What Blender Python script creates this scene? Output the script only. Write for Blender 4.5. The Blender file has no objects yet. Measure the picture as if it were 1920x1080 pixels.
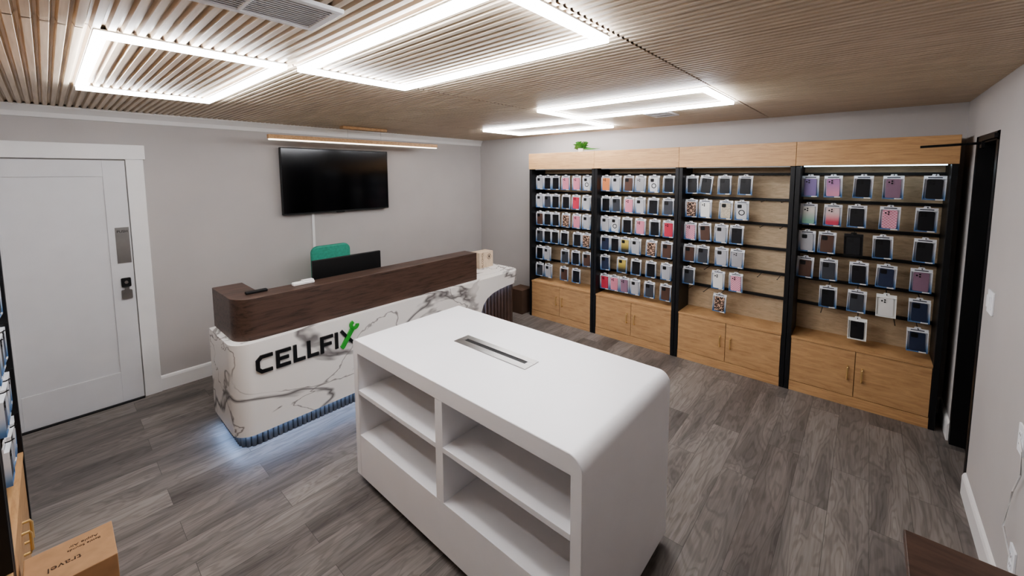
import bpy, bmesh, math, random
from mathutils import Vector, Matrix
random.seed(7)
scene=bpy.context.scene
COL=scene.collection
W={}

# ------------------------------------------------------------------ materials
def srgb(c):
    return tuple(((x/255)/12.92 if x/255<=.04045 else ((x/255+.055)/1.055)**2.4) for x in c)+(1,)
def base(name,col,rough=.5,metal=0,spec=.5,coat=0):
    m=bpy.data.materials.new(name);m.use_nodes=True
    b=m.node_tree.nodes['Principled BSDF']
    b.inputs['Base Color'].default_value=srgb(col);b.inputs['Roughness'].default_value=rough
    b.inputs['Metallic'].default_value=metal;b.inputs['Specular IOR Level'].default_value=spec
    b.inputs['Coat Weight'].default_value=coat
    return m
def N(m,t,**k):
    n=m.node_tree.nodes.new(t)
    for a,v in k.items(): setattr(n,a,v)
    return n
def L(m,a,b): m.node_tree.links.new(a,b)
def ramp(m,stops,interp='LINEAR'):
    r=N(m,'ShaderNodeValToRGB');r.color_ramp.interpolation=interp
    e=r.color_ramp.elements
    while len(e)<len(stops): e.new(.5)
    for i,(p,c) in enumerate(stops): e[i].position=p;e[i].color=c if len(c)==4 else srgb(c)
    return r
def plain(name,col,rough=.5,metal=0,var=.03,scale=6,spec=.5,bump=0):
    """solid colour with slight procedural mottling"""
    m=base(name,col,rough,metal,spec)
    b=m.node_tree.nodes['Principled BSDF']
    tc=N(m,'ShaderNodeTexCoord');n=N(m,'ShaderNodeTexNoise');n.inputs['Scale'].default_value=scale;n.inputs['Detail'].default_value=4
    L(m,tc.outputs['Object'],n.inputs['Vector'])
    lo=[max(0,c*(1-var)) for c in col];hi=[min(255,c*(1+var)) for c in col]
    r=ramp(m,[(.3,lo),(.7,hi)]);L(m,n.outputs['Fac'],r.inputs[0]);L(m,r.outputs[0],b.inputs['Base Color'])
    if bump:
        n2=N(m,'ShaderNodeTexNoise');n2.inputs['Scale'].default_value=180;L(m,tc.outputs['Object'],n2.inputs['Vector'])
        bp=N(m,'ShaderNodeBump');bp.inputs['Strength'].default_value=bump;bp.inputs['Distance'].default_value=.002
        L(m,n2.outputs['Fac'],bp.inputs['Height']);L(m,bp.outputs[0],b.inputs['Normal'])
    return m
def wood(name,c1,c2,stretch,rough=.5,scale=14,coat=0):
    m=base(name,c1,rough,coat=coat);b=m.node_tree.nodes['Principled BSDF']
    tc=N(m,'ShaderNodeTexCoord');mp=N(m,'ShaderNodeMapping');mp.inputs['Scale'].default_value=stretch
    L(m,tc.outputs['Object'],mp.inputs['Vector'])
    n=N(m,'ShaderNodeTexNoise');n.inputs['Scale'].default_value=scale;n.inputs['Detail'].default_value=8;n.inputs['Roughness'].default_value=.65;n.inputs['Distortion'].default_value=.6
    L(m,mp.outputs[0],n.inputs['Vector'])
    r=ramp(m,[(.3,c2),(.52,c1),(.72,[min(255,x*1.08) for x in c1])]);L(m,n.outputs['Fac'],r.inputs[0]);L(m,r.outputs[0],b.inputs['Base Color'])
    bp=N(m,'ShaderNodeBump');bp.inputs['Strength'].default_value=.15;bp.inputs['Distance'].default_value=.001
    L(m,n.outputs['Fac'],bp.inputs['Height']);L(m,bp.outputs[0],b.inputs['Normal'])
    return m
def emis(name,col,s):
    m=bpy.data.materials.new(name);m.use_nodes=True;nt=m.node_tree
    b=nt.nodes['Principled BSDF'];b.inputs['Base Color'].default_value=srgb(col)
    b.inputs['Emission Color'].default_value=srgb(col);b.inputs['Emission Strength'].default_value=s
    return m

M_wall=plain('wall_paint',(188,183,180),.85,var=.015,scale=2,bump=.15)
M_white=plain('white_trim_paint',(232,230,228),.45,var=.01)
M_door=plain('door_paint',(216,215,216),.5,var=.01)
M_island=plain('white_lacquer',(241,240,242),.38,var=.006)
M_black=plain('black_metal',(16,16,18),.45,var=.1)
M_blk2=plain('matte_black_plastic',(12,12,13),.5,var=.1)
M_screen=base('glossy_screen',(5,5,7),.12)
M_chrome=plain('brushed_steel',(170,168,165),.32,metal=1,var=.05)
M_gold=plain('brass',(222,190,134),.45,metal=.7,var=.04)
M_oak=wood('light_oak',(192,154,112),(170,132,92),(1,1,7),.5,5)
M_oakh=wood('light_oak_horizontal',(194,155,112),(168,129,90),(6,.7,9),.5,7)
M_backp=wood('pale_oak_back_panel',(190,170,142),(170,150,122),(1,2,9),.6,6)
M_walnut=wood('dark_walnut',(84,65,56),(46,35,31),(1,7,12),.42,4)
M_walnut2=plain('dark_fluted_wood',(84,66,58),.4,var=.12)
M_baseflute=plain('grey_fluted_base',(80,78,78),.4,var=.08)
M_card=plain('cardboard',(170,134,100),.8,var=.04,scale=20)
M_card2=plain('pale_cardboard',(206,186,162),.8,var=.04,scale=20)
M_cardd=plain('brown_cardboard',(92,70,56),.8,var=.05)
M_ink=base('dark_print',(60,42,30),.8)
M_blackink=base('black_letter',(14,14,16),.35)
M_green=base('green_letter',(58,160,60),.4)
M_teal=plain('teal_fabric',(60,150,128),.7,var=.06,scale=40)
M_led=emis('led_diffuser',(248,250,255),16)
M_led2=emis('cool_led_strip',(165,202,255),10)
M_led3=emis('rack_led_strip_off',(225,235,240),.1)
M_ledrack=emis('bright_rack_led_strip',(205,235,255),2.6)
M_ledw=emis('warm_pendant_diffuser',(255,242,224),1.3)
M_leaf=plain('leaf',(64,116,48),.5,var=.2,scale=30)
M_pot=plain('ceramic_pot',(210,205,198),.5)
M_dark=plain('dark_glass_door',(14,13,13),.25,var=.1)
M_tablet=wood('dark_brown_table_top',(82,62,52),(56,42,36),(6,1,1),.4,5)
M_alu=plain('white_aluminium',(215,215,214),.5)
M_vent=plain('white_vent_plastic',(244,245,248),.5,var=.01)
M_slot=base('slot_black',(6,6,6),.6)

# ceiling slats
def mk_ceiling():
    m=base('ribbed_wood_ceiling',(190,165,138),.42);b=m.node_tree.nodes['Principled BSDF']
    tc=N(m,'ShaderNodeTexCoord');mp=N(m,'ShaderNodeMapping');mp.inputs['Scale'].default_value=(30,1.2,1)
    L(m,tc.outputs['Object'],mp.inputs['Vector'])
    n=N(m,'ShaderNodeTexNoise');n.inputs['Scale'].default_value=2.5;n.inputs['Detail'].default_value=6
    L(m,mp.outputs[0],n.inputs['Vector'])
    r=ramp(m,[(.3,(188,171,150)),(.6,(209,192,170)),(.8,(220,204,184))]);L(m,n.outputs['Fac'],r.inputs[0]);L(m,r.outputs[0],b.inputs['Base Color'])
    return m
M_ceil=mk_ceiling()
# floor planks run along X
def mk_floor():
    m=base('grey_vinyl_planks',(130,122,118),.45);b=m.node_tree.nodes['Principled BSDF']
    tc=N(m,'ShaderNodeTexCoord')
    br=N(m,'ShaderNodeTexBrick');br.offset=.37;br.offset_frequency=2
    br.inputs['Color1'].default_value=(0,0,0,1);br.inputs['Color2'].default_value=(1,1,1,1);br.inputs['Mortar'].default_value=(.5,.5,.5,1)
    br.inputs['Scale'].default_value=1;br.inputs['Mortar Size'].default_value=.001;br.inputs['Brick Width'].default_value=1.22;br.inputs['Row Height'].default_value=.18
    L(m,tc.outputs['Object'],br.inputs['Vector'])
    sep=N(m,'ShaderNodeSeparateColor');L(m,br.outputs['Color'],sep.inputs[0])
    mul=N(m,'ShaderNodeMath',operation='MULTIPLY');mul.inputs[1].default_value=37;L(m,sep.outputs[0],mul.inputs[0])
    # broad cathedral figure
    mp=N(m,'ShaderNodeMapping');mp.inputs['Scale'].default_value=(.75,4.2,1);L(m,tc.outputs['Object'],mp.inputs['Vector'])
    n=N(m,'ShaderNodeTexNoise',noise_dimensions='4D');n.inputs['Scale'].default_value=1.7;n.inputs['Detail'].default_value=3;n.inputs['Roughness'].default_value=.5;n.inputs['Distortion'].default_value=.6
    L(m,mp.outputs[0],n.inputs['Vector']);L(m,mul.outputs[0],n.inputs['W'])
    r=ramp(m,[(.28,(108,103,100)),(.48,(139,133,129)),(.72,(164,157,152))]);L(m,n.outputs['Fac'],r.inputs[0])
    # contour rings from the same field
    rm=N(m,'ShaderNodeMath',operation='MULTIPLY');rm.inputs[1].default_value=95;L(m,n.outputs['Fac'],rm.inputs[0])
    sn=N(m,'ShaderNodeMath',operation='SINE');L(m,rm.outputs[0],sn.inputs[0])
    r4=ramp(m,[(0,(222,220,219)),(.55,(255,255,255))]);
    ms=N(m,'ShaderNodeMath',operation='MULTIPLY_ADD');ms.inputs[1].default_value=.5;ms.inputs[2].default_value=.5;L(m,sn.outputs[0],ms.inputs[0]);L(m,ms.outputs[0],r4.inputs[0])
    mp2=N(m,'ShaderNodeMapping');mp2.inputs['Scale'].default_value=(2.5,55,1);L(m,tc.outputs['Object'],mp2.inputs['Vector'])
    n2=N(m,'ShaderNodeTexNoise',noise_dimensions='4D');n2.inputs['Scale'].default_value=2;n2.inputs['Detail'].default_value=5
    L(m,mp2.outputs[0],n2.inputs['Vector']);L(m,mul.outputs[0],n2.inputs['W'])
    r2=ramp(m,[(.3,(206,204,203)),(.65,(255,255,255))]);L(m,n2.outputs['Fac'],r2.inputs[0])
    def mulc(a,c,f):
        x=N(m,'ShaderNodeMix',data_type='RGBA',blend_type='MULTIPLY');x.inputs[0].default_value=f;L(m,a,x.inputs[6]);L(m,c,x.inputs[7]);return x.outputs[2]
    c=mulc(r.outputs[0],r4.outputs[0],.8);c=mulc(c,r2.outputs[0],.7)
    r3=ramp(m,[(0,(206,203,201)),(1,(255,254,252))]);L(m,sep.outputs[0],r3.inputs[0])
    c=mulc(c,r3.outputs[0],1)
    mx3=N(m,'ShaderNodeMix',data_type='RGBA');L(m,br.outputs['Fac'],mx3.inputs[0]);L(m,c,mx3.inputs[6]);mx3.inputs[7].default_value=srgb((72,67,64))
    L(m,mx3.outputs[2],b.inputs['Base Color'])
    bp=N(m,'ShaderNodeBump');bp.inputs['Strength'].default_value=.2;bp.inputs['Distance'].default_value=.001
    L(m,n2.outputs['Fac'],bp.inputs['Height']);L(m,bp.outputs[0],b.inputs['Normal'])
    return m
M_floor=mk_floor()
def mk_marble():
    m=base('white_veined_marble',(235,233,230),.25);b=m.node_tree.nodes['Principled BSDF']
    tc=N(m,'ShaderNodeTexCoord');mp=N(m,'ShaderNodeMapping');mp.inputs['Rotation'].default_value=(.3,.75,.2);mp.inputs['Scale'].default_value=(.75,1,1.35)
    L(m,tc.outputs['Object'],mp.inputs['Vector'])
    def vein(scale,dist,w,off,tone):
        a=N(m,'ShaderNodeVectorMath',operation='ADD');a.inputs[1].default_value=(off,off*.7,off*.3);L(m,mp.outputs[0],a.inputs[0])
        n=N(m,'ShaderNodeTexNoise');n.inputs['Scale'].default_value=scale;n.inputs['Detail'].default_value=4;n.inputs['Distortion'].default_value=dist;n.inputs['Roughness'].default_value=.45
        L(m,a.outputs[0],n.inputs['Vector'])
        s=N(m,'ShaderNodeMath',operation='SUBTRACT');s.inputs[1].default_value=.5;L(m,n.outputs['Fac'],s.inputs[0])
        ab=N(m,'ShaderNodeMath',operation='ABSOLUTE');L(m,s.outputs[0],ab.inputs[0])
        r=ramp(m,[(0,(0,0,0)),(w,tone),(w*2.6,(255,255,255))]);L(m,ab.outputs[0],r.inputs[0])
        nm=N(m,'ShaderNodeTexNoise');nm.inputs['Scale'].default_value=1.7;L(m,a.outputs[0],nm.inputs['Vector'])
        rm=ramp(m,[(.53,(0,0,0)),(.66,(255,255,255))]);L(m,nm.outputs['Fac'],rm.inputs[0])
        mu=N(m,'ShaderNodeMath',operation='MAXIMUM');L(m,r.outputs[0],mu.inputs[0]);L(m,rm.outputs[0],mu.inputs[1]);return mu
    v1=vein(1.25,.8,.010,3.1,(160,160,160));v2=vein(2.0,.9,.005,9.7,(165,165,165))
    c1=N(m,'ShaderNodeMix',data_type='RGBA');L(m,v1.outputs[0],c1.inputs[0]);c1.inputs[6].default_value=srgb((112,108,108));c1.inputs[7].default_value=srgb((236,233,229))
    c2=N(m,'ShaderNodeMix',data_type='RGBA');L(m,v2.outputs[0],c2.inputs[0]);c2.inputs[6].default_value=srgb((142,137,134));L(m,c1.outputs[2],c2.inputs[7])
    L(m,c2.outputs[2],b.inputs['Base Color'])
    return m
M_marble=mk_marble()
# package card : white head, blue foot, small dark title and white label
def mk_pack():
    m=base('printed_package_card',(235,235,238),.3);b=m.node_tree.nodes['Principled BSDF']
    tc=N(m,'ShaderNodeTexCoord');sp=N(m,'ShaderNodeSeparateXYZ');L(m,tc.outputs['Object'],sp.inputs[0])
    mr=N(m,'ShaderNodeMapRange');mr.inputs['From Min'].default_value=-.19;mr.inputs['From Max'].default_value=0
    L(m,sp.outputs['Z'],mr.inputs['Value'])
    r=ramp(m,[(0,(74,104,150)),(.16,(102,136,176)),(.36,(172,186,206)),(.55,(212,214,220)),(1,(228,229,232))]);L(m,mr.outputs[0],r.inputs[0])
    def band(sock,lo,hi):
        a=N(m,'ShaderNodeMath',operation='GREATER_THAN');a.inputs[1].default_value=lo;L(m,sock,a.inputs[0])
        c=N(m,'ShaderNodeMath',operation='LESS_THAN');c.inputs[1].default_value=hi;L(m,sock,c.inputs[0])
        d=N(m,'ShaderNodeMath',operation='MULTIPLY');L(m,a.outputs[0],d.inputs[0]);L(m,c.outputs[0],d.inputs[1]);return d
    def rect(y0,y1,z0,z1):
        p=band(sp.outputs['Y'],y0,y1);q=band(sp.outputs['Z'],z0,z1)
        d=N(m,'ShaderNodeMath',operation='MULTIPLY');L(m,p.outputs[0],d.inputs[0]);L(m,q.outputs[0],d.inputs[1]);return d
    t=rect(-.038,.038,-.017,-.009);lab=rect(-.05,-.01,-.186,-.172)
    c1=N(m,'ShaderNodeMix',data_type='RGBA');L(m,t.outputs[0],c1.inputs[0]);L(m,r.outputs[0],c1.inputs[6]);c1.inputs[7].default_value=srgb((70,72,80))
    c2=N(m,'ShaderNodeMix',data_type='RGBA');L(m,lab.outputs[0],c2.inputs[0]);L(m,c1.outputs[2],c2.inputs[6]);c2.inputs[7].default_value=srgb((236,236,236))
    L(m,c2.outputs[2],b.inputs['Base Color']);return m
M_pack=mk_pack()
M_packb=base('black_package_card',(20,20,22),.35);M_packw=base('white_package_card',(236,236,232),.4)
def leopard():
    m=base('leopard_print',(190,150,120),.4);b=m.node_tree.nodes['Principled BSDF'];tc=N(m,'ShaderNodeTexCoord')
    v=N(m,'ShaderNodeTexVoronoi');v.inputs['Scale'].default_value=75;L(m,tc.outputs['Object'],v.inputs['Vector'])
    r=ramp(m,[(0,(140,90,70)),(.3,(30,22,20)),(.5,(30,22,20)),(.56,(206,170,146))]);L(m,v.outputs['Distance'],r.inputs[0]);L(m,r.outputs[0],b.inputs['Base Color']);return m
def plaid():
    m=base('pink_check',(230,150,170),.4);b=m.node_tree.nodes['Principled BSDF'];tc=N(m,'ShaderNodeTexCoord')
    w=N(m,'ShaderNodeTexChecker');w.inputs['Scale'].default_value=95;w.inputs['Color1'].default_value=srgb((206,130,150));w.inputs['Color2'].default_value=srgb((226,182,194))
    L(m,tc.outputs['Object'],w.inputs['Vector']);L(m,w.outputs[0],b.inputs['Base Color']);return m
def grad(name,a,c):
    m=base(name,a,.35);b=m.node_tree.nodes['Principled BSDF'];tc=N(m,'ShaderNodeTexCoord');sp=N(m,'ShaderNodeSeparateXYZ');L(m,tc.outputs['Object'],sp.inputs[0])
    mr=N(m,'ShaderNodeMapRange');mr.inputs['From Min'].default_value=-.17;mr.inputs['From Max'].default_value=-.04;L(m,sp.outputs['Z'],mr.inputs['Value'])
    r=ramp(m,[(.2,a),(.8,c)]);L(m,mr.outputs[0],r.inputs[0]);L(m,r.outputs[0],b.inputs['Base Color']);return m
def glitter():
    m=base('glitter_beige',(205,195,175),.3);b=m.node_tree.nodes['Principled BSDF'];tc=N(m,'ShaderNodeTexCoord')
    v=N(m,'ShaderNodeTexVoronoi');v.inputs['Scale'].default_value=160;L(m,tc.outputs['Object'],v.inputs['Vector'])
    r=ramp(m,[(.2,(226,216,196)),(.6,(172,162,144))]);L(m,v.outputs['Distance'],r.inputs[0]);L(m,r.outputs[0],b.inputs['Base Color']);return m
CK={
'k':('black',plain('case_black',(24,24,28),.4)),'g':('dark grey',plain('case_grey',(66,68,74),.4)),
'b':('brown',plain('case_brown',(90,66,56),.5)),'c':('clear',plain('case_clear',(176,176,180),.2)),
'p':('pink',plain('case_pink',(208,136,152),.4)),'r':('red',plain('case_red',(190,66,84),.4)),
'u':('purple',plain('case_purple',(132,116,164),.4)),'m':('mauve',plain('case_mauve',(142,112,130),.4)),
'l':('leopard-print',leopard()),'x':('pink checked',plaid()),'q':('clear magnetic-ring',plain('case_ring',(200,200,202),.2)),
's':('silver',plain('case_silver',(190,190,194),.25,metal=.6)),'y':('yellow and black',grad('case_yellow',(50,50,48),(206,184,100))),
'n':('navy blue',plain('case_navy',(48,56,80),.4)),'t':('beige glitter',glitter()),
'e':('green to white',grad('case_green_white',(140,184,166),(216,212,204))),'f':('pink to white',grad('case_pink_white',(212,150,172),(176,132,172))),
'h':('white and red',grad('case_white_red',(200,78,98),(222,198,196))),'o':('orange',plain('case_orange',(222,142,94),.4)),
'w':('white',plain('case_white',(222,220,216),.35)),
}

# ------------------------------------------------------------------ geometry helpers
def obj(name,bm,loc,mats,parent=None,smooth=False,bevel=0,bseg=2):
    """bm given in world coords; origin moved to loc"""
    loc=Vector(loc)
    bmesh.ops.translate(bm,verts=bm.verts,vec=-loc)
    bmesh.ops.recalc_face_normals(bm,faces=bm.faces)
    me=bpy.data.meshes.new(name);bm.to_mesh(me);bm.free()
    if not isinstance(mats,(list,tuple)): mats=[mats]
    for m in mats: me.materials.append(m)
    if smooth:
        for p in me.polygons: p.use_smooth=True
        try: me.set_sharp_from_angle(angle=math.radians(40))
        except Exception: pass
    o=bpy.data.objects.new(name,me);COL.objects.link(o)
    put(o,loc,parent)
    if bevel:
        b=o.modifiers.new('b','BEVEL');b.width=bevel;b.segments=bseg;b.limit_method='ANGLE';b.angle_limit=math.radians(40)
    return o
def put(o,loc,parent=None):
    loc=Vector(loc);W[o.name]=loc.copy()
    if parent is not None:
        o.parent=parent;o.location=loc-W[parent.name]
    else: o.location=loc
def bx(bm,x0,x1,y0,y1,z0,z1,mi=0):
    vs=[bm.verts.new((x,y,z)) for x in (x0,x1) for y in (y0,y1) for z in (z0,z1)]
    fs=[(0,1,3,2),(4,6,7,5),(0,4,5,1),(2,3,7,6),(0,2,6,4),(1,5,7,3)]
    for f in fs:
        q=bm.faces.new([vs[i] for i in f]);q.material_index=mi
def box(name,x0,x1,y0,y1,z0,z1,mat,parent=None,bevel=0,bseg=2):
    bm=bmesh.new();bx(bm,x0,x1,y0,y1,z0,z1)
    return obj(name,bm,((x0+x1)/2,(y0+y1)/2,min(z0,z1)),mat,parent,bevel=bevel,bseg=bseg)
def prism(bm,pts,a0,a1,axis='z',mi=0):
    def v(p,a):
        return {'z':(p[0],p[1],a),'x':(a,p[0],p[1]),'y':(p[0],a,p[1])}[axis]
    A=[bm.verts.new(v(p,a0)) for p in pts];B=[bm.verts.new(v(p,a1)) for p in pts]
    f=bm.faces.new(A);f.material_index=mi;f=bm.faces.new(B[::-1]);f.material_index=mi
    n=len(pts)
    for i in range(n):
        f=bm.faces.new([A[i],B[i],B[(i+1)%n],A[(i+1)%n]]);f.material_index=mi
def arc(cx,cy,r,a0,a1,n=10):
    return [(cx+r*math.cos(math.radians(a0+(a1-a0)*i/n)),cy+r*math.sin(math.radians(a0+(a1-a0)*i/n))) for i in range(n+1)]
def rrect(x0,x1,y0,y1,r,n=6):
    return arc(x1-r,y1-r,r,0,90,n)+arc(x0+r,y1-r,r,90,180,n)+arc(x0+r,y0+r,r,180,270,n)+arc(x1-r,y0+r,r,270,360,n)
def cyl(bm,p,r,h,axis='z',seg=12,r2=None,mi=0):
    r2=r if r2 is None else r2
    A=[];B=[]
    for i in range(seg):
        a=2*math.pi*i/seg;c,s=math.cos(a),math.sin(a)
        for lst,rr,hh in ((A,r,0),(B,r2,h)):
            q={'z':(c*rr,s*rr,hh),'x':(hh,c*rr,s*rr),'y':(c*rr,hh,s*rr)}[axis]
            lst.append(bm.verts.new((p[0]+q[0],p[1]+q[1],p[2]+q[2])))
    for i in range(seg):
        j=(i+1)%seg;f=bm.faces.new([A[i],A[j],B[j],B[i]]);f.material_index=mi
    f=bm.faces.new(A[::-1]);f.material_index=mi;f=bm.faces.new(B);f.material_index=mi
def tube(bm,pts,r,seg=8):
    """round tube through 3-D points"""
    pts=[Vector(p) for p in pts];rings=[]
    for i,p in enumerate(pts):
        t=(pts[min(i+1,len(pts)-1)]-pts[max(i-1,0)]).normalized()
        u=t.cross(Vector((0,0,1)))
        if u.length<.1: u=t.cross(Vector((1,0,0)))
        u.normalize();w=t.cross(u)
        rings.append([bm.verts.new(p+u*(r*math.cos(2*math.pi*k/seg))+w*(r*math.sin(2*math.pi*k/seg))) for k in range(seg)])
    for a,b in zip(rings,rings[1:]):
        for k in range(seg): bm.faces.new([a[k],a[(k+1)%seg],b[(k+1)%seg],b[k]])
    bm.faces.new(rings[0][::-1]);bm.faces.new(rings[-1])
def stroke(bm,pts,w,y0,y1,T):
    """flat mitred stroke in the XZ plane, T maps 2-D to (x,z)"""
    P=[Vector(p) for p in pts];Lf=[];Rt=[]
    for i,p in enumerate(P):
        a=(P[i]-P[i-1]).normalized() if i else None
        b=(P[i+1]-P[i]).normalized() if i<len(P)-1 else None
        a=a or b;b=b or a
        n=(Vector((-a.y,a.x))+Vector((-b.y,b.x))).normalized()
        k=w/2/max(.4,n.dot(Vector((-a.y,a.x))))
        Lf.append(p+n*k);Rt.append(p-n*k)
    poly=[T(q) for q in Lf]+[T(q) for q in Rt[::-1]]
    prism(bm,poly,y0,y1,'y')
def empty(name,loc,label,cat,group=None):
    o=bpy.data.objects.new(name,None);COL.objects.link(o);put(o,loc);o.empty_display_size=.1
    o['label']=label;o['category']=cat
    if group:o['group']=group
    return o
def tag(o,label,cat,group=None):
    o['label']=label;o['category']=cat
    if group:o['group']=group
    return o
def struct(o): o['kind']='structure';return o
def text(name,s,size,loc,rot,mat,parent,ext=.0005,align='CENTER'):
    """lettering turned into a plain mesh"""
    c=bpy.data.curves.new(name+'_curve','FONT');c.body=s;c.size=size;c.extrude=ext;c.align_x=align;c.align_y='CENTER'
    t=bpy.data.objects.new(name+'_tmp',c);COL.objects.link(t)
    dg=bpy.context.evaluated_depsgraph_get();dg.update()
    me=bpy.data.meshes.new_from_object(t.evaluated_get(dg));me.name=name
    bpy.data.objects.remove(t);bpy.data.curves.remove(c)
    me.materials.clear();me.materials.append(mat)
    o=bpy.data.objects.new(name,me);COL.objects.link(o);put(o,loc,parent);o.rotation_euler=rot
    return o

# ------------------------------------------------------------------ room
XL,XR,YN,YF,ZC=-.51,4.573,-.53,4.666,2.438
struct(box('floor',XL-.1,XR+.1,YN-1.2,YF+.1,-.05,0,M_floor))
# ribbed ceiling
bm=bmesh.new()
pitch=.04;ys=[YN,.745,2.115,3.485,YF]
for k in range(4):
    ya,yb=ys[k]+(.005 if k else 0),ys[k+1]-(.005 if k<3 else 0)
    x=XL;prof=[]
    while x<XR-.001:
        prof+=[(x,ZC+.016),(x+.008,ZC+.016),(x+.014,ZC),(x+.034,ZC)]
        x+=pitch
    prof.append((XR,ZC+.016))
    A=[bm.verts.new((p[0],ya,p[1])) for p in prof];B=[bm.verts.new((p[0],yb,p[1])) for p in prof]
    for i in range(len(prof)-1): bm.faces.new([A[i],A[i+1],B[i+1],B[i]])
bx(bm,XL-.1,XR+.1,YN-.1,YF+.1,ZC+.02,ZC+.1)
struct(obj('ceiling',bm,(0,0,ZC),M_ceil))
struct(box('wall_back',XL-.1,XR+.1,YF,YF+.1,0,ZC+.05,M_wall))
struct(box('wall_far',XR,XR+.1,YN-.1,YF,0,ZC+.05,M_wall))
struct(box('wall_left',XL-.1,XL,YN-.1,YF,0,ZC+.05,M_wall))
OX0,OX1,OZ=3.49,4.13,2.15
bm=bmesh.new()
bx(bm,XL-.1,OX0,YN-.12,YN,0,ZC+.05);bx(bm,OX1,XR,YN-.12,YN,0,ZC+.05);bx(bm,OX0,OX1,YN-.12,YN,OZ,ZC+.05)
struct(obj('wall_right',bm,(2,YN,0),M_wall))
# dark doorway
bm=bmesh.new()
bx(bm,OX0,OX0+.05,YN-.1,YN+.004,0,OZ);bx(bm,OX1-.05,OX1,YN-.1,YN+.004,0,OZ);bx(bm,OX0,OX1,YN-.1,YN+.004,OZ-.05,OZ)
bx(bm,OX0+.05,OX1-.05,YN-.11,YN-.07,0,OZ-.05,1)
d2=struct(obj('door_2',bm,(3.8,YN,0),[M_black,M_dark]))
# crown and baseboards
def crown(name,pts,p0,p1,axis):
    bm=bmesh.new();prism(bm,pts,p0,p1,axis);return struct(obj(name,bm,(0,0,0),M_white))
crown('trim_2',[(YF,ZC+.004),(YF-.05,ZC+.004),(YF-.05,ZC-.012),(YF-.022,ZC-.05),(YF-.016,ZC-.085),(YF,ZC-.085)],XL,XR,'x')
bb=[(0,0),(.016,0),(.016,.11),(.011,.125),(.005,.132),(0,.135)]
bm=bmesh.new();prism(bm,[(YF-a,b) for a,b in bb],.555,XR,'x');struct(obj('baseboard_back',bm,(2,YF,0),M_white))
bm=bmesh.new();prism(bm,[(XR-a,b) for a,b in bb],YN,YF-.016,'y');struct(obj('baseboard_far',bm,(XR,2,0),M_white))
bm=bmesh.new();prism(bm,[(YN+a,b) for a,b in bb],XL,OX0,'x');prism(bm,[(YN+a,b) for a,b in bb],OX1,XR-.016,'x');struct(obj('baseboard_right',bm,(2,YN,0),M_white))
bm=bmesh.new();prism(bm,[(XL+a,b) for a,b in bb],YN+.016,YF-.03,'y');struct(obj('baseboard_left',bm,(XL,2,0),M_white))
# white panel door
DX0,DX1,DZ=-.37,.438,2.04
bm=bmesh.new()
s=.135
y0,y1=YF-.022,YF-.001
bx(bm,DX0,DX1,y0+.010,y1,.008,DZ)
bx(bm,DX0,DX0+s,y0,y0+.0101,.008,DZ);bx(bm,DX1-s,DX1,y0,y0+.0101,.008,DZ)
bx(bm,DX0+s,DX1-s,y0,y0+.0101,.008,.27);bx(bm,DX0+s,DX1-s,y0,y0+.0101,DZ-.13,DZ)
door=struct(obj('door_1',bm,(0,YF-.02,0),M_door,bevel=.002))
pp=box('push_plate',.345,.43,y0-.003,y0,1.19,1.49,M_chrome,door)
text('push_lettering','PUSH',.028,(.388,y0-.0036,1.455),(math.pi/2,0,0),M_blackink,pp,.0003)
bm=bmesh.new()
prism(bm,rrect(.355,.415,.99,1.065,.008),y0-.016,y0,'y',0);prism(bm,rrect(.352,.418,.89,.965,.01),y0-.02,y0,'y',1)
bx(bm,.372,.398,y0-.05,y0-.012,.965,.99,1);cyl(bm,(.385,y0-.026,.928),.02,.012,'y',16,mi=1);cyl(bm,(.385,y0-.03,1.03),.012,.014,'y',12,mi=1)
obj('door_lock',bm,(.385,y0,.9),[M_blk2,M_chrome],door)
bm=bmesh.new()
bx(bm,DX1+.006,DX1+.117,YF-.028,YF,0,DZ+.01);bx(bm,XL+.01,DX0-.006,YF-.028,YF,0,DZ+.01);bx(bm,XL+.005,DX1+.13,YF-.034,YF,DZ+.01,DZ+.13)
struct(obj('trim_1',bm,(0,YF,0),M_white,bevel=.003))
struct(box('trim_3',DX0,DX1,YF-.05,YF-.001,0,.008,M_blk2))

# ------------------------------------------------------------------ ceiling light frames
K=.985
frames=[(.15,.80,2.12,3.53),(.845,1.465,.78,2.135),(2.69,3.36,.775,2.085),(3.47,4.16,2.15,3.5)]
for i,(a,b,c,d) in enumerate(frames):
    a,b,c,d=a*K,b*K,c*K,d*K;w=.036
    e=empty('ceiling_light_frame',((a+b)/2,(c+d)/2,ZC),'rectangular white LED light frame fixed under the ribbed ceiling','ceiling light','rectangular ceiling light frames')
    def ring(bm,z0,z1,g=0):
        bx(bm,a+g,a+w-g,c+g,d-g,z0,z1);bx(bm,b-w+g,b-g,c+g,d-g,z0,z1);bx(bm,a+w-g,b-w+g,c+g,c+w-g,z0,z1);bx(bm,a+w-g,b-w+g,d-w+g,d-g,z0,z1)
    bm=bmesh.new();ring(bm,ZC-.005,ZC+.001);obj('housing',bm,((a+b)/2,(c+d)/2,ZC),M_alu,e)
    bm=bmesh.new();ring(bm,ZC-.026,ZC-.0055,.003);obj('diffuser',bm,((a+b)/2,(c+d)/2,ZC-.01),M_led,e)
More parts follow.
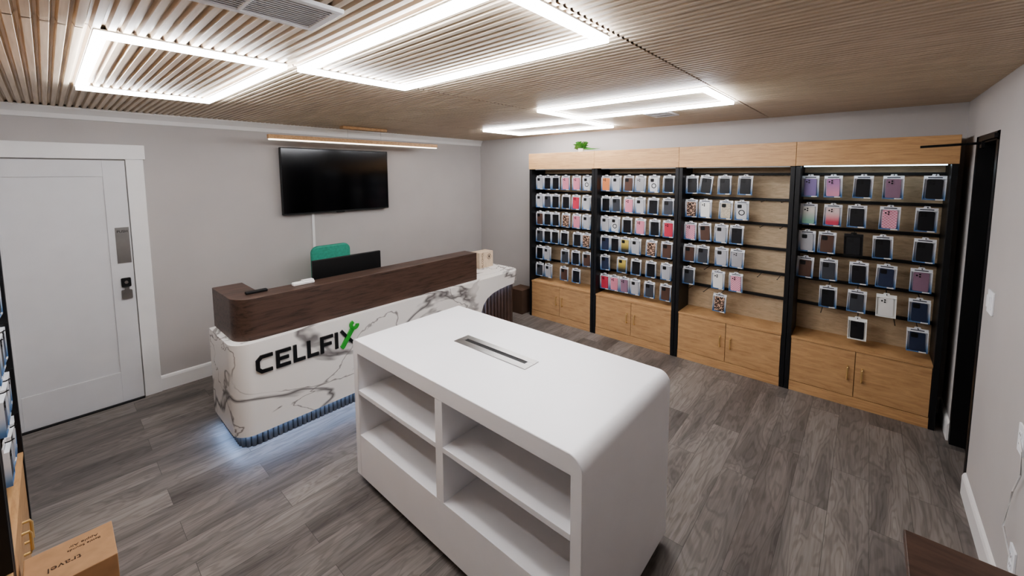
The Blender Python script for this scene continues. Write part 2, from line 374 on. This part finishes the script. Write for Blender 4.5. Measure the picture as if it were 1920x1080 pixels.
# pendant bar
pe=empty('pendant_bar_light',(2.41,4.3,2.3),'slim wooden linear pendant light hanging near the wall screen','pendant light')
box('canopy',2.13,2.66,4.26,4.34,ZC-.03,ZC,M_oakh,pe,.003)
box('bar_housing',1.41,3.41,4.28,4.325,2.262,2.302,M_oakh,pe,.003)
box('diffuser',1.42,3.40,4.285,4.32,2.250,2.2615,M_ledw,pe)
for x in (2.2,2.6):
    bm=bmesh.new();cyl(bm,(x,4.3,2.3),.0015,ZC-.03-2.3);obj('suspension_wire',bm,(x,4.3,2.3),M_chrome,pe)
# vents
def vent(x0,x1,y0,y1,lab):
    e=empty('air_vent',((x0+x1)/2,(y0+y1)/2,ZC),lab,'air vent')
    bm=bmesh.new();z0,z1=ZC-.012,ZC+.001;w=.022
    bx(bm,x0,x1,y0,y0+w,z0,z1);bx(bm,x0,x1,y1-w,y1,z0,z1);bx(bm,x0,x0+w,y0+w,y1-w,z0,z1);bx(bm,x1-w,x1,y0+w,y1-w,z0,z1)
    bx(bm,(x0+x1)/2-.005,(x0+x1)/2+.005,y0+w,y1-w,z0,z1)
    obj('grille_frame',bm,((x0+x1)/2,(y0+y1)/2,ZC),M_vent,e,bevel=.002)
    bm=bmesh.new();y=y0+w+.003
    while y<y1-w-.010:
        vs=[(y,ZC-.0085),(y+.001,ZC-.0095),(y+.0125,ZC-.0065),(y+.012,ZC-.0055)];prism(bm,vs,x0+w,x1-w,'x');y+=.0165
    obj('louvre_blades',bm,((x0+x1)/2,(y0+y1)/2,ZC),M_vent,e)
    box('duct_back',x0+w,x1-w,y0+w,y1-w,ZC-.0005,ZC+.0015,M_alu,e)
vent(.2,.66,1.28,1.52,'white louvred air vent in the ribbed ceiling beside a light frame')
vent(3.46,3.74,1.30,1.51,'small white air vent set into the ribbed ceiling')

# ------------------------------------------------------------------ wall screen
tv=empty('wall_television',(2.23,YF-.04,1.49),'large black flat television mounted on the grey wall','television')
bm=bmesh.new();prism(bm,rrect(1.611,2.858,1.493,2.202,.006),4.592,4.628,'y');obj('housing',bm,(2.23,4.61,1.493),M_blk2,tv,bevel=.002)
box('screen',1.62,2.849,4.5905,4.5925,1.508,2.193,M_screen,tv)
box('sensor_bump',2.19,2.28,4.594,4.62,1.485,1.494,M_blk2,tv,.001)
box('wall_mount',2.0,2.45,4.627,YF,1.7,2.0,M_black,tv)
tag(box('cable_cover',1.925,1.955,YF-.014,YF,.14,1.493,M_white,None,.003),'slim white cable cover running down the wall below the television','cable cover')

# ------------------------------------------------------------------ reception desk
dk=empty('reception_desk',(2.25,3.4,0),'white marble reception desk with dark wood counter and lit base','reception desk')
bm=bmesh.new()
top=[(.74,3.72)]+arc(.86,3.26,.12,180,270,10)+arc(3.6,3.29,.15,270,360,10)+arc(3.63,3.6,.12,0,90,8)
prism(bm,top,.64,.76,'z')
ol=[(.74,3.72)]+arc(.86,3.26,.12,180,270,10)+[(3.02,3.14),(3.02,3.19)]+arc(.86,3.26,.07,270,180,10)+[(.79,3.72)]
prism(bm,ol,.10,.64,'z')
sweep=[(3.02,.10),(3.035,.25),(3.06,.38),(3.10,.47),(3.16,.53),(3.25,.57),(3.36,.592),(3.5,.606),(3.62,.61)]
prism(bm,sweep+[(3.62,.64),(3.02,.64)],3.14,3.165,'y')
bx(bm,.80,2.9,3.5,3.72,.60,.64)
obj('marble_body',bm,(2.25,3.4,.08),M_marble,dk,smooth=True)
bm=bmesh.new()
cl=[(.78,3.74)]+arc(.91,3.32,.13,180,270,10)+[(3.05,3.19),(3.05,3.38),(.98,3.38),(.98,3.74)]
prism(bm,cl,.76,1.06,'z')
obj('raised_counter',bm,(2,3.3,.76),M_walnut,dk,smooth=True,bevel=.003)
def along(path,step):
    out=[];acc=0
    for (a,b) in zip(path,path[1:]):
        A=Vector(a);B=Vector(b);l=(B-A).length
        while acc<=l:
            out.append(A+(B-A)*(acc/l));acc+=step
        acc-=l
    return out
bp=[(.79,3.71)]+arc(.875,3.275,.085,180,270,8)+[(2.96,3.19)]
bm=bmesh.new()
for p in along(bp,.034): cyl(bm,(p.x,p.y,0),.017,.0995,'z',10)
obj('fluted_base',bm,(1.8,3.2,0),M_baseflute,dk,smooth=True)
bp2=[(2.98,3.215)]+arc(3.595,3.335,.12,270,360,8)+[(3.715,3.7)]
bm=bmesh.new()
for p in along(bp2,.055): cyl(bm,(p.x,p.y,0),.023,.64,'z',12)
bx(bm,2.98,3.6,3.235,3.26,0,.64);bx(bm,3.67,3.695,3.33,3.7,0,.64)
obj('fluted_end_panel',bm,(3.3,3.3,0),M_walnut2,dk,smooth=True)
bm=bmesh.new();tube(bm,[(.757,3.71,.094)]+[(x,y,.094) for x,y in arc(.868,3.268,.108,180,270,8)]+[(2.93,3.16,.094)],.0045)
obj('light_strip',bm,(1.8,3.16,.094),M_led2,dk)
bm=bmesh.new();tube(bm,[(x+.006,3.170,z-.003) for x,z in sweep[1:]],.006)
obj('light_strip',bm,(3.3,3.2,.5),M_led2,dk)
# lettering
bm=bmesh.new()
S=.132;x=.868;z0=.530
def TT(ox): return lambda p:(ox+p[0]*S,z0+p[1]*S)
t=.185;ya,yb=3.128,3.1405
strokes=[(.92,[[(.85,.9),(.3,.9),(.12,.72),(.12,.28),(.3,.1),(.82,.1)]]),
(.82,[[(.78,.9),(.1,.9),(.1,.1),(.74,.1)],[(.2,.5),(.66,.5)]]),
(.68,[[(.1,1),(.1,.1),(.64,.1)]]),(.68,[[(.1,1),(.1,.1),(.64,.1)]]),
(.8,[[(.76,.9),(.1,.9),(.1,0)],[(.2,.48),(.66,.48)]]),(.3,[[(.1,0),(.1,1)]]),(.9,[[(.04,1),(.36,.56)],[(.5,.4),(.84,0)]])]
for w,ss in strokes:
    for s_ in ss: stroke(bm,s_,t,ya,yb,TT(x))
    xX=x;x+=(w+.07)*S
o=obj('shop_name_lettering',bm,(1.25,3.135,.535),M_blackink,dk);o['label']='black raised shop-name letters'
bm=bmesh.new();T0=TT(xX)
stroke(bm,[(.02,-.06),(.1,.0),(.74,.95)],.26,ya-.004,yb,T0)
hc=Vector((.88,1.17));ang=math.degrees(math.atan2(.95,.64))
pts=[(hc.x+.21*math.cos(math.radians(ang+50+k*26)),hc.y+.21*math.sin(math.radians(ang+50+k*26))) for k in range(11)]
stroke(bm,pts,.19,ya-.004,yb,T0)
o=obj('wrench_emblem',bm,(1.6,3.13,.6),M_green,dk);o['label']='green open-end wrench emblem'

# things on the desk
e=tag(box('remote_control',.89,1.03,3.315,3.355,1.06,1.078,M_blk2,None,.004),'black remote control lying on the dark wood counter','remote control')
e=empty('card_terminal',(1.28,3.31,1.06),'small white plastic device lying on the dark wood counter','electronic device')
box('casing',1.20,1.36,3.285,3.335,1.06,1.085,M_white,e,.008,3)
box('casing_lid',1.27,1.355,3.29,3.33,1.085,1.093,M_white,e,.003)
# monitor
mo=empty('computer_monitor',(1.8,3.6,.76),'black computer monitor standing behind the dark wood counter','monitor')
box('housing',1.465,2.115,3.57,3.60,.84,1.175,M_blk2,mo,.004)
box('screen',1.475,2.105,3.5995,3.602,.85,1.165,M_screen,mo)
bm=bmesh.new();bx(bm,1.76,1.82,3.55,3.57,.77,1.0);prism(bm,rrect(1.67,1.91,3.48,3.68,.02),.7605,.772,'z');obj('stand',bm,(1.79,3.6,.76),M_blk2,mo)
# carton on desk
cb=empty('cardboard_carton',(3.56,3.6,.76),'small pale printed carton standing on the marble desk end','cardboard box')
box('carton_body',3.42,3.66,3.53,3.67,.7605,.955,M_card2,cb,.002)
text('print','ALCOHOL',.04,(3.475,3.5294,.86),(math.pi/2,-math.pi/2,0),M_ink,cb,.0003)
bm=bmesh.new();
for k in range(24):
    a=2*math.pi*k/24;b_=2*math.pi*(k+1)/24
    v=[bm.verts.new((3.59+r*math.cos(q),3.5293,.89+r*math.sin(q))) for q in (a,b_) for r in (.028,.034)]
    bm.faces.new([v[0],v[1],v[3],v[2]])
bx(bm,3.58,3.60,3.529,3.5296,.875,.905)
obj('print_emblem',bm,(3.58,3.53,.885),M_ink,cb)
# chair
ch=empty('office_chair',(1.98,4.12,0),'office chair with teal padded backrest behind the desk','chair')
bm=bmesh.new()
pts=rrect(1.77,2.19,.72,1.165,.07,8)
prism(bm,pts,4.32,4.37,'y');obj('backrest',bm,(1.98,4.34,.72),M_teal,ch,smooth=True,bevel=.015,bseg=3)
bm=bmesh.new();prism(bm,rrect(1.76,2.2,3.9,4.32,.07,8),.45,.52,'z');obj('seat',bm,(1.98,4.12,.45),M_teal,ch,smooth=True,bevel=.015,bseg=3)
bm=bmesh.new();cyl(bm,(1.98,4.12,.08),.025,.37);obj('gas_column',bm,(1.98,4.12,.08),M_black,ch,smooth=True)
bm=bmesh.new();tube(bm,[(1.98,4.15,.44),(1.98,4.34,.44),(1.98,4.38,.5),(1.98,4.38,.85)],.014);obj('back_support',bm,(1.98,4.38,.44),M_black,ch,smooth=True)
bm=bmesh.new()
for k in range(5):
    a=k*2*math.pi/5+.3;tube(bm,[(1.98,4.12,.1),(1.98+.25*math.cos(a),4.12+.25*math.sin(a),.065)],.016)
obj('star_base',bm,(1.98,4.12,.08),M_black,ch,smooth=True)
for k in range(5):
    a=k*2*math.pi/5+.3;bm=bmesh.new();cyl(bm,(1.98+.25*math.cos(a)-.012,4.12+.25*math.sin(a),.027),.027,.024,'x',14);obj('caster',bm,(1.98+.25*math.cos(a),4.12+.25*math.sin(a),.027),M_black,ch,smooth=True)

# ------------------------------------------------------------------ island
il=empty('display_island',(1.6,1.5,0),'white lacquered display island with open shelves and rounded top edges','display counter')
IX0,IX1,IY0,IY1,IZ=1.168,2.008,.70,2.325,.921
bm=bmesh.new()
r0,r1=.06,.03
outer=[(IY0,.05)]+[(a,b) for a,b in arc(IY0+r0,IZ-r0,r0,180,90,12)]+[(a,b) for a,b in arc(IY1-r1,IZ-r1,r1,90,0,6)]+[(IY1,.05),(IY1-.05,.05),(IY1-.05,.838),(IY0+.05,.838),(IY0+.05,.05)]
prism(bm,outer,IX0,IX1,'x')
obj('shell',bm,(1.6,1.5,.05),M_island,il,smooth=True,bevel=.003)
box('core_panel',IX0+.40,IX1-.002,IY0+.05,IY1-.05,.05,.838,M_island,il)
box('divider',IX0+.001,IX0+.40,1.475,1.53,.32,.838,M_island,il,.001)
box('lower_panel',IX0+.001,IX0+.40,IY0+.05,IY1-.05,.05,.32,M_island,il,.001)
box('shelf',IX0+.001,IX0+.40,IY0+.05,1.475,.582,.608,M_island,il,.001)
box('shelf',IX0+.001,IX0+.40,1.53,IY1-.05,.582,.608,M_island,il,.001)
box('plinth',IX0+.05,IX1-.05,IY0+.05,IY1-.05,0,.05,M_blk2,il)
bm=bmesh.new()
sx0,sx1,sy0,sy1=1.545,1.66,1.27,1.82
z0,z1=IZ,IZ+.004
bx(bm,sx0,sx0+.045,sy0,sy1,z0,z1);bx(bm,sx0+.075,sx1,sy0,sy1,z0,z1);bx(bm,sx0+.045,sx0+.075,sy0,sy0+.04,z0,z1);bx(bm,sx0+.045,sx0+.075,sy1-.04,sy1,z0,z1)
pw=obj('cable_slot_frame',bm,(1.6,1.55,IZ),M_chrome,il,bevel=.001);pw['label']='brushed steel cable slot frame'
box('slot_opening',sx0+.045,sx0+.075,sy0+.04,sy1-.04,IZ,IZ+.0015,M_slot,pw)

# ------------------------------------------------------------------ display racks
ROWS=[1.905,1.665,1.43,1.20,.965,.735]
def rack(xf,sg,y0,y1,label,led,hooks,hookdepth=(.10,.27)):
    X=lambda d:xf+sg*d
    def B(name,d0,d1,a,b,z0,z1,mat,par,bev=0):
        return box(name,min(X(d0),X(d1)),max(X(d0),X(d1)),a,b,z0,z1,mat,par,bev)
    e=empty('display_rack',(X(.15),(y0+y1)/2,0),label,'display shelf','wall display racks')
    B('side_panel',-.005,.31,y0+.002,y0+.036,0,1.975,M_black,e,.002)
    B('side_panel',-.005,.31,y1-.036,y1-.002,0,1.975,M_black,e,.002)
    B('back_panel',.30,.31,y0+.036,y1-.036,.49,1.975,M_backp,e)
    B('header_board',-.02,.31,y0+.001,y1-.001,1.976,2.178,M_oakh,e,.002)
    B('light_strip',.06,.075,y0+.05,y1-.05,1.968,1.9755,led,e)
    B('cabinet_body',.018,.31,y0+.037,y1-.037,0,.49,M_oak,e)
    B('ledge_board',-.004,.018,y0+.037,y1-.037,.472,.49,M_oakh,e)
    B('plinth',.0,.018,y0+.037,y1-.037,.0,.085,M_oakh,e)
    ym=(y0+y1)/2
    for s_,(a,b) in ((1,(y0+.039,ym-.002)),(-1,(ym+.002,y1-.039))):
        d=B('cabinet_door',0,.0175,a,b,.089,.469,M_oak,e,.0015)
        hy=ym-s_*.045
        bm=bmesh.new();tube(bm,[(X(0),hy,.235),(X(-.022),hy,.235),(X(-.026),hy,.245),(X(-.026),hy,.325),(X(-.022),hy,.335),(X(0),hy,.335)],.006)
        h=obj('handle',bm,(X(-.02),hy,.28),M_gold,d,smooth=True);h['label']='brass bar handle'
    for z in ROWS: B('rail',.27,.30,y0+.036,y1-.036,z-.012,z+.012,M_black,e,.001)
    for (hy,z) in hooks:
        bm=bmesh.new();tube(bm,[(X(hookdepth[1]),hy,z-.008),(X(hookdepth[0]-.03),hy,z-.012),(X(hookdepth[0]-.045),hy,z-.004)],.0028,6)
        obj('hook',bm,(X(hookdepth[1]),hy,z-.008),M_black,e)
    return e
# package prototype meshes (front towards -X, hang hole at origin)
def bm2me(name,bm,mats,smooth=False):
    bmesh.ops.recalc_face_normals(bm,faces=bm.faces);me=bpy.data.meshes.new(name);bm.to_mesh(me);bm.free()
    for m in mats: me.materials.append(m)
    return me
def pack_mesh(mat):
    bm=bmesh.new()
    prism(bm,[(-y,z) for y,z in [(-.06,-.18),(-.06,0.0),(-.02,.0),(-.016,.012),(.016,.012),(.02,0),(.06,0),(.06,-.18)]],-.001,.004,'x')
    # tray rim of the clear blister
    for a in ((-.06,-.055,-.18,-.024),(.055,.06,-.18,-.024),(-.055,.055,-.18,-.172),(-.06,.06,-.024,-.020)): bx(bm,-.016,-.001,*a)
    return bm2me('blister_card',bm,[mat])
PM={'n':pack_mesh(M_pack),'k':pack_mesh(M_packb),'w':pack_mesh(M_packw)}
def case_mesh(code,mat):
    bm=bmesh.new();c=-.098
    prism(bm,rrect(-.043,.043,c-.072,c+.072,.011,4),-.013,-.001,'x',0)
    if code in 'kgbpurnmslxfoewh':
        prism(bm,rrect(.0-.002,.037,c+.030,c+.066,.007,3),-.0155,-.012,'x',1)
        for a,b in ((.008,.040),(.008,.057),(.025,.048)): cyl(bm,(-.0172,a,c+b),.0062,.002,'x',10,mi=2)
    else:
        prism(bm,rrect(-.001,.036,c+.032,c+.066,.007,3),-.0145,-.012,'x',2)
    if code=='q':
        n=20
        for k in range(n):
            a=2*math.pi*k/n;b=2*math.pi*(k+1)/n
            v=[bm.verts.new((-.0136,r*math.cos(q),c-.010+r*math.sin(q))) for q in (a,b) for r in (.019,.027)]
            f=bm.faces.new([v[0],v[1],v[3],v[2]]);f.material_index=2
    return bm2me('case_'+code,bm,[mat,M_blk2 if code in 'kgnb' else mat,M_slot])
CM={k:case_mesh(k,v[1]) for k,v in CK.items()}
def package(x,y,z,code,flip=False,card='n',tilt=None):
    nm,_=CK[code]
    o=bpy.data.objects.new('packaged_phone_case',None);COL.objects.link(o);o.empty_display_size=.03
    o.location=(x,y,z-.012);t=random.uniform(-1.5,1.5) if tilt is None else tilt
    o.rotation_euler=(math.radians(t),0,(math.pi if flip else 0)+math.radians(random.uniform(-3,3)))
    tag(o,nm+' phone case in '+{'n':'white-blue','k':'black','w':'white'}[card]+' packaging on a rack hook','phone case','packaged phone cases on the display racks')
    p=bpy.data.objects.new('blister_card',PM[card]);COL.objects.link(p);p.parent=o
    c=bpy.data.objects.new('phone_case',CM[code]);COL.objects.link(c);c.parent=o
U={
1:["3.36c 3.21k 3.04k 2.89p 2.73p 2.58q","3.36c 3.21g 3.04k 2.88k 2.73r 2.58c","3.36b 3.22k 3.04k 2.88l 2.72p 2.58c","3.36g 3.22k 3.05k 2.90k 2.71k 2.58l","3.35k 3.20c 2.89g 2.73k 2.57b","3.35g 3.15c 2.90b 2.72k"],
2:["2.35o 2.19c 2.04b 1.90s 1.75q 1.59k","2.35k 2.19g 2.03p 1.90c 1.75k 1.59g","2.35c 2.22q 2.05k 1.89p 1.73k 1.58r","2.35n 2.21k 2.07y 1.94c 1.76l 1.59b","2.35n 2.10y 1.93k 1.76k 1.59c","2.35r 2.22p 2.07m 1.94c 1.77g 1.59b"],
3:["1.386k 1.213k 1.053k 0.874k","1.385l 1.22w 1.031t 0.898q","1.365x 1.221b 1.064c 0.929k","1.378b 1.227g 1.055c 0.914s","1.38g 1.076w 0.92x","1.053l"],
4:["0.385u 0.227f 0.035k -0.141m -0.366k","0.385e 0.215h 0.061k -0.136x -0.337k","0.385c 0.241b 0.072k -0.105k -0.342k","0.385b 0.221g 0.026k -0.143n -0.336m","0.213k 0.023g -0.153w -0.34n","0.01k -0.342n"]}
P=[-.468,.479,1.453,2.418,3.392]
labels={1:'oak and black metal display rack full of cases, by the desk',2:'oak and black metal display rack densely filled with phone cases',3:'oak and black metal display rack with many empty hooks',4:'brightly lit oak and black display rack beside the dark doorway'}
for u in (1,2,3,4):
    y0,y1=P[4-u],P[5-u]
    hooks=[]
    for r,row in enumerate(U[u]):
        z=ROWS[r];occ=[];prev=9
        for it in row.split():
            y=float(it[:-1]);code=it[-1]
            y=min(max(y,y0+.098),y1-.098);y=min(y,prev-.124);prev=y
            occ.append(y);hooks.append((y,z))
            card='n';tl=None
            if (u,r)==(4,2) and code=='k' and abs(y-.072)<.01: card='k'
            if (u,r)==(4,4) and code=='w': card='w'
            if (u,r)==(4,5) and abs(y-.01)<.01: card='w'
            if (u,r)==(3,0) and y>1.1 and y<1.3: tl=5
            if (u,r)==(3,2) and code=='b': tl=-4
            package(4.229+.105,y,z-.002,code,False,card,tl)
        yy=y0+.1
        while yy<y1-.08:
            if all(abs(yy-q)>.1 for q in occ) and random.random()<.75: hooks.append((yy,z))
            yy+=.155
    rack(4.229,1,y0,y1,labels[u],M_ledrack if u==4 else M_led3,hooks)
# racks on the left wall (face +X)
for k,(y0,y1) in enumerate(((2.30,3.27),(1.32,2.29))):
    hooks=[]
    for r,z in enumerate(ROWS):
        for j,y in enumerate((y1-.10,y1-.25,y1-.41,y1-.57)):
            if k==1 or j>2: continue
            if r==0: continue
            hooks.append((y,z));package(-.205,y,z-.002,random.choice('kgbcpkgn'),True)
    rack(-.18,-1,y0,y1,'oak and black metal display rack standing against the side wall',M_led3,hooks,(.04,.27))

# ------------------------------------------------------------------ small things
pl=empty('potted_plant',(4.33,2.67,2.178),'small leafy green plant on top of the display rack','plant')
bm=bmesh.new();cyl(bm,(4.33,2.67,2.178),.03,.045,'z',16,.04);obj('pot',bm,(4.33,2.67,2.178),M_pot,pl,smooth=True)
bm=bmesh.new()
for k in range(44):
    a=random.uniform(0,2*math.pi);l=random.uniform(.05,.12);h=random.uniform(.0,.075);c=Vector((4.33,2.67,2.222))
    wl=1
    if k>40: a=-math.pi/2+random.uniform(-.3,.3);l=random.uniform(.15,.26);h=-.01;wl=.45
    d=Vector((math.cos(a),math.sin(a),0));w=Vector((-math.sin(a),math.cos(a),.9))*random.uniform(.018,.028)*wl
    b=c+d*l*.45+Vector((0,0,h*.9));tp=c+d*l+Vector((0,0,h))
    q=[bm.verts.new(c),bm.verts.new(b+w),bm.verts.new(tp),bm.verts.new(b-w)];bm.faces.new([q[0],q[1],q[2]]);bm.faces.new([q[0],q[2],q[3]])
obj('foliage',bm,(4.33,2.67,2.21),M_leaf,pl)
# door rod
bm=bmesh.new();tube(bm,[(3.9,-.245,2.087),(3.9,-.53,2.10)],.008);bx(bm,3.87,3.93,-.53,-.515,2.07,2.13);bx(bm,3.5,3.91,-.528,-.51,2.11,2.135)
tag(obj('door_closer_arm',bm,(3.9,-.53,2.1),M_black),'black metal arm fixed above the dark doorway','door hardware')
# switches and outlets
def plate(name,x,z,w,h,lab,cat,kind):
    e=empty(name,(x,YN,z),lab,cat)
    bm=bmesh.new();prism(bm,rrect(x-w/2,x+w/2,z-h/2,z+h/2,.006,3),YN,YN+.007,'y');obj('cover_plate',bm,(x,YN,z),M_vent,e,bevel=.0015)
    if kind=='s':
        for dx in (-w/4,w/4): box('switch_rocker',x+dx-.016,x+dx+.016,YN+.007,YN+.013,z-.033,z+.033,M_vent,e,.002)
    else:
        for dz in (-.02,.02):
            o=box('socket',x-.016,x+.016,YN+.007,YN+.009,z+dz-.014,z+dz+.014,M_vent,e,.002)
            bm=bmesh.new();bx(bm,x-.008,x-.006,YN+.0089,YN+.0095,z+dz-.004,z+dz+.006);bx(bm,x+.006,x+.008,YN+.0089,YN+.0095,z+dz-.004,z+dz+.006);obj('socket_slots',bm,(x,YN,z+dz),M_slot,o)
plate('light_switch',3.30,1.22,.12,.125,'white double light switch on the grey wall','light switch','s')
plate('wall_socket',2.55,.83,.075,.12,'white wall socket above table height','wall socket','o')
plate('wall_socket',2.50,.33,.075,.12,'white wall socket low on the grey wall','wall socket','o')
bm=bmesh.new();tube(bm,[(2.50,YN+.01,.34),(2.53,YN+.03,.45),(2.55,YN+.012,.6),(2.47,YN+.012,.72),(2.5,YN+.012,.8),(2.55,YN+.01,.83)],.003);tag(obj('power_cord',bm,(2.5,YN,.34),M_white,smooth=True),'thin white cord hanging along the grey wall','cable')
# cartons
cb=empty('cardboard_box',(-.04,2.4,0),'brown shipping carton with dark print standing on the floor','cardboard box')
box('carton_body',-.168,.09,2.275,2.52,0,.35,M_card,cb,.003)
for s_,sz,x,y in (('travel',.042,-.058,2.375),('Apple Air',.022,.0,2.465),('Battle Sounds',.018,.0,2.44)):
    text('print',s_,sz,(x,y,.3505),(0,0,math.pi),M_ink,cb,.0003)
cb=empty('cardboard_box',(4.28,3.62,0),'dark brown carton on the floor between desk and rack','cardboard box')
box('carton_body',4.16,4.40,3.47,3.70,0,.33,M_cardd,cb,.003)
box('carton_flap',4.16,4.279,3.47,3.70,.33,.333,M_cardd,cb)
box('carton_flap',4.281,4.40,3.47,3.70,.33,.333,M_cardd,cb)
# side table at near wall
tb=empty('console_table',(1.2,-.33,0),'narrow dark brown console table against the grey wall','table')
box('table_top',.75,1.555,-.525,-.13,.87,.90,M_tablet,tb,.003)
bm=bmesh.new();bx(bm,.8,1.5,-.5,-.2,0,.87);obj('table_body',bm,(1.15,-.35,0),M_tablet,tb)

# ------------------------------------------------------------------ camera
H=1.92;f=763.6;cy=393.9;yaw=.7195;pit=.0892;roll=-.0041
Fh=Vector((math.cos(yaw),math.sin(yaw),0));R=Vector((math.sin(yaw),-math.cos(yaw),0));Uz=Vector((0,0,1))
F=Fh*math.cos(pit)-Uz*math.sin(pit);V=Fh*math.sin(pit)+Uz*math.cos(pit)
R2=R*math.cos(roll)+V*math.sin(roll);V2=V*math.cos(roll)-R*math.sin(roll)
cd=bpy.data.cameras.new('camera');cd.sensor_width=36;cd.lens=f/1920*36;cd.shift_y=-(540-cy)/1920;cd.clip_start=.02
co=bpy.data.objects.new('camera',cd);COL.objects.link(co)
mt=Matrix((R2,V2,-F)).transposed().to_4x4();mt.translation=(0,0,H);co.matrix_world=mt
scene.camera=co
w=bpy.data.worlds.new('world');scene.world=w;w.use_nodes=True;w.node_tree.nodes['Background'].inputs[0].default_value=(.5,.5,.5,1);w.node_tree.nodes['Background'].inputs[1].default_value=.3
scene.view_settings.view_transform='AgX'
scene.view_settings.look='AgX - Medium High Contrast'
scene.view_settings.exposure=1.55
